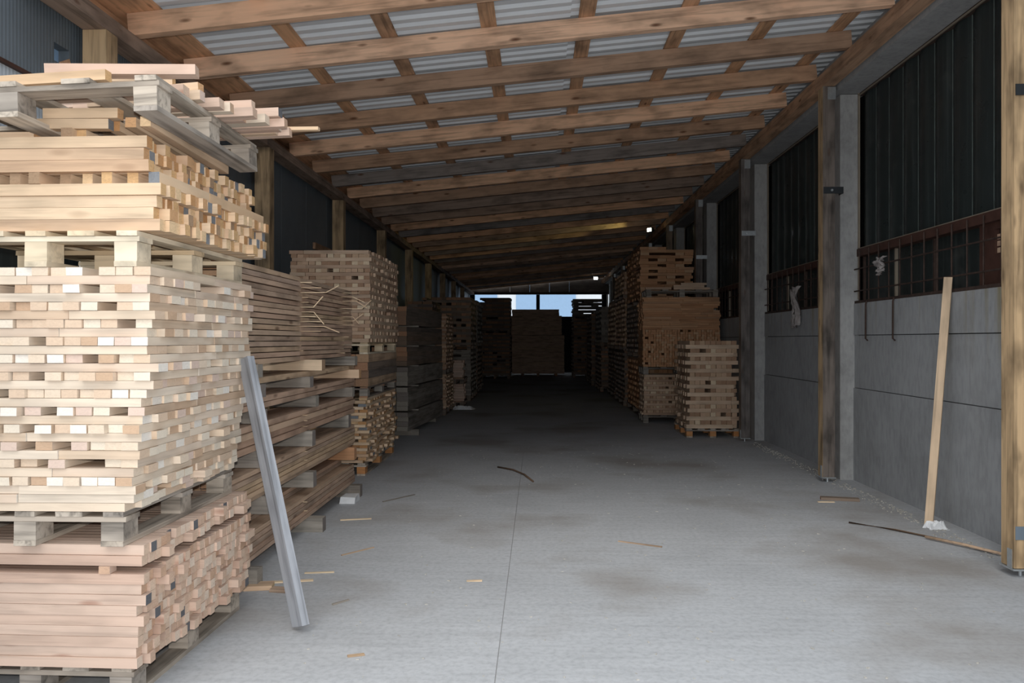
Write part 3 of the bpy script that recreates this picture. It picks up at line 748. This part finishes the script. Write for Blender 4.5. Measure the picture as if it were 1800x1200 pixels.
for lab, x, y0, W_, L_, loads in RS:
    z = .15
    pallet((x + W_, y0, 0), W_, L_, 'floor pallet under the ' + lab.replace('dim ', 'dim '), 'dark', .149)
    for i, (n_, h_, w_, key, skp) in enumerate(loads):
        z = far_stack(('%s tier of the ' % ('lower', 'middle', 'upper')[i]) + lab if len(loads) > 1 else lab, x + R.uniform(0, .05), y0, W_, L_, z, n_, h_, w_, key, -1, skp, .03)
        if i < len(loads) - 1:
            pallet((x + W_, y0, z + .001), W_, L_, '%s pallet up inside the %s' % (nth(i + 2), lab), 'dark', .12); z += .122
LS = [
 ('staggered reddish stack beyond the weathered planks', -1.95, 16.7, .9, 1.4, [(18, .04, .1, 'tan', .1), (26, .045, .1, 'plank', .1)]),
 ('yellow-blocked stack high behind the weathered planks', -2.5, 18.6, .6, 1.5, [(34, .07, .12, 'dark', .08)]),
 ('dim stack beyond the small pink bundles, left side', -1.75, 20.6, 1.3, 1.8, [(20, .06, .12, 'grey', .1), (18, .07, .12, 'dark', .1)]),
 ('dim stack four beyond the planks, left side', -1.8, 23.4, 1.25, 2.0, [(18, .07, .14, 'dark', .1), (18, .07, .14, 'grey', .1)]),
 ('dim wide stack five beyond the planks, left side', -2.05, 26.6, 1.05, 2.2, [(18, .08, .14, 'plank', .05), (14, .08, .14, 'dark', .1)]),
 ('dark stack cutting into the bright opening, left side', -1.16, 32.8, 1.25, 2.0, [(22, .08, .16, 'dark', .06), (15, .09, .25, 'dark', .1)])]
for lab, x, y0, W_, L_, loads in LS:
    z = .15
    pallet((x, y0, 0), W_, L_, 'floor pallet under the ' + lab, 'dark', .149)
    for i, (n_, h_, w_, key, skp) in enumerate(loads):
        z = far_stack(('%s tier of the ' % ('lower', 'middle', 'upper')[i]) + lab if len(loads) > 1 else lab, x, y0, W_, L_, z, n_, h_, w_, key, 1, skp, .03)
        if i < len(loads) - 1:
            pallet((x, y0, z + .001), W_, L_, '%s pallet up inside the %s' % (nth(i + 2), lab), 'dark', .12); z += .122
# small pink bundles on the left
z = .12
pallet((-1.78, 19.0, 0), .5, .9, 'small dark pallet under the pink bundles', 'dark', .12)
for t, (n_, dx) in enumerate(((7, .0), (7, -.03))):
    for i in range(n_):
        for j in range(3):
            if i == 3 and j == 1: continue
            o = board('pink_plank', (-2.03 + dx + R.uniform(-.03, .03), 19.1 + .12 * j, z + .03), (.48, .11, .058), R.uniform(-1, 1), 'pink')
            tag(o, 'short pinkish board, %s small bundle, layer %s, row %s back' % (('lower', 'upper')[t], nth(i + 1), nth(j + 1)), 'board', 'short pinkish boards in small bundles')
        z += .0595
    if t == 0:
        pallet((-1.78, 19.0, z), .5, .9, 'small dark pallet between the two pink bundles', 'dark', .16); z += .161

# big board packs in the middle of the far end
z = .12
for x in (-.7, .0, .8):
    o = board('bearer', (x + .02, 35.8, .06), (1.4, .12, .118), 90, 'dark'); tag(o, 'floor bearer under the big central board packs, %s' % {-.7: 'near the aisle centre', .0: 'middle one', .8: 'toward the concrete wall'}[x], 'bearer', 'bearers under the central packs')
for i in range(10):
    e = empty('board_pack', (0, 35.0, z)); hh = .285
    dx = 0.02 if i < 6 else -.10
    for j in range(5):
        board('board', (dx + R.uniform(-.01, .01), .7, .028 + j * .056), (2.33 if i < 9 else 2.1, 1.4, .054), 0 if i < 6 else .6, 'plank', e, R.uniform(.2, .5))
    tag(e, 'wide flat pack of dark boards at the far end, %s from the floor' % nth(i + 1), 'board pack', 'central packs at the far end')
    z += hh + (.0 if i != 5 else .015)

# ------------------------------------------------------------------ lamps
def lamp(name, loc, rz, size, mat, label):
    e = empty(name, loc, rz)
    MB().box((0, 0, 0), (size, .08, size * .7)).build('housing', [M['blackmetal']], e)
    MB().box((0, -.045, 0), (size * .86, .012, size * .56)).build('lamp_face', [M[mat]], e)
    MB().tube([(0, 0, size * .3), (0, .02, size * .8)], .012, 6).build('bracket', [M['blackmetal']], e)
    tag(e, label, 'lamp')
lamp('flood_lamp', (2.62, 35.5, 4.40), 0, .2, 'lamp', 'small bright white lamp glowing under the roof at the far end')
lamp('flood_lamp', (2.88, 20.15, 4.42), rad(-50), .15, 'slit_glow', 'added lamp for the bright slit lighting the rafters yellow above the reddish stack')  # lamp added where a bright slit throws yellow light on the rafters
ld = bpy.data.lights.new('slit_beam', 'SPOT'); ld.energy = 26; ld.color = (1, .93, .35); ld.spot_size = rad(75); ld.spot_blend = .6; ld.shadow_soft_size = .06  # added spot for the slit's yellow light
lo = bpy.data.objects.new('slit_beam', ld); C.objects.link(lo); lo.location = (2.78, 19.95, 4.42)
lo.rotation_euler = Vector((-1, .25, .10)).to_track_quat('-Z', 'Y').to_euler()

# ------------------------------------------------------------------ small things on the floor
def chip(x, y, L, w_, a, key, label, name='wood_chip', h=.008):
    o = board(name, (x, y, h / 2 + .001), (L, w_, h), a, key, None, None, .002); tag(o, label, 'wood scrap', 'wood scraps on the concrete floor')
chip(-.92, 3.95, .085, .022, 20, 'plank', 'small dark brown splinter on the floor in front of the leaning plank', 'wood_splinter')
chip(-1.62, 5.15, .26, .03, 12, 'lath', 'pale splinter beside the pink load')
chip(-1.50, 5.35, .20, .02, 8, 'lath', 'thin bright splinter behind the leaning plank')
chip(-1.85, 5.0, .28, .11, 10, 'batten', 'flat offcut board on the floor behind the pink load', 'offcut', .03)
chip(-1.62, 4.95, .16, .07, -8, 'plank', 'short brown offcut beside the flat offcut board', 'offcut', .02)
chip(-1.62, 6.95, .27, .025, 14, 'lath', 'pale splinter beside the long planks')
chip(-1.36, 5.9, .30, .014, 50, 'plank', 'thin brown stick lying beside the long planks')
chip(-1.40, 7.9, .45, .016, 55, 'grey', 'thin grey stick near the white scrap')
chip(-1.2, 4.75, .12, .016, 50, 'grey', 'short grey sliver on the open floor near the leaning plank')
chip(.80, 6.18, .36, .02, -28, 'plank', 'brown stick lying alone on the open floor')
chip(3.02, 7.95, .36, .07, -12, 'dark', 'dark offcut near the foot of the concrete wall', 'offcut', .03)
chip(2.85, 7.85, .16, .03, -2, 'lath', 'pale chip beside the dark offcut')
chip(-.42, 5.2, .10, .02, 5, 'lath', 'tiny pale chip near the middle of the floor')
def curve_thing(name, pts, r, mat, label, cat):
    o = MB().tube(pts, r, 6).build(name, [M[mat]], None, True); tag(o, label, cat)
curve_thing('twig', [(-.50, 9.85, .01), (-.30, 9.62, .014), (-.16, 9.3, .012), (-.05, 8.85, .01)], .011, 'twig', 'dark bent twig on the open floor in the aisle', 'twig')
curve_thing('dry_stem', [(2.72, 6.95, .01), (3.0, 6.68, .012), (3.25, 6.35, .01), (3.42, 6.0, .012)], .008, 'twig', 'thin dry stem along the foot of the concrete wall', 'stem')
curve_thing('dry_stem', [(3.12, 6.42, .02), (3.3, 6.15, .024), (3.5, 5.8, .02)], .012, 'plank', 'thicker brown stem by the nearest post', 'stem')
o = MB().box((0, 0, 0), (.14, .22, .07), jit=.01).build('plastic_scrap', [M['white']]); o.location = (-1.86, 7.72, .037); tag(o, 'white plastic scrap under the far end of the long planks', 'scrap')
def crumple(name, loc, s, label, seed):
    r = random.Random(seed); P = []; F = []; n = 8
    for i in range(n + 1):
        for j in range(n + 1):
            P.append((loc[0] + (i / n - .5) * s[0] + r.uniform(-.02, .02), loc[1] + (j / n - .5) * s[1], loc[2] + (0.004 if i in (0, n) or j in (0, n) else r.uniform(.005, s[2]))))
    for i in range(n):
        for j in range(n): a = i * (n + 1) + j; F.append((a, a + n + 1, a + n + 2, a + 1))
    o = MB().poly(P, F).build(name, [M['white']]); o.modifiers.new('t', 'SOLIDIFY').thickness = .004; tag(o, label, 'scrap')
crumple('plastic_film', (-1.72, 18.2, 0), (.5, .35, .09), 'crumpled pale plastic film on the floor below the pink bundles', 2)
crumple('paper_scrap', (3.38, 6.78, 0), (.16, .1, .07), 'crumpled white scrap behind the foot of the pale leaning plank', 5)
# rubble along the foot of the concrete wall: nobody could count it
m = MB()
for i in range(700):
    y = R.uniform(5.0, 12.4); x = 3.44 - abs(R.gauss(0, .09)); s = R.uniform(.004, .014)
    m.box((x, y, s * .35), (s, s * R.uniform(.6, 1.4), s * .7), Matrix.Rotation(R.uniform(0, 3), 3, 'Z'), None, s * .2)
for i in range(500):
    y = R.uniform(3.2, 12); x = R.uniform(-1.4, 3.1); s = R.uniform(.003, .009)
    m.box((x, y, s * .35), (s * R.uniform(1, 3), s, s * .6), Matrix.Rotation(R.uniform(0, 3), 3, 'Z'), None, s * .2)
o = m.build('sawdust_crumbs', [M['crumb']]); tag(o, 'pale crumbs and chips scattered over the concrete floor', 'debris', None, 'stuff')
print('objects', len(bpy.data.objects))
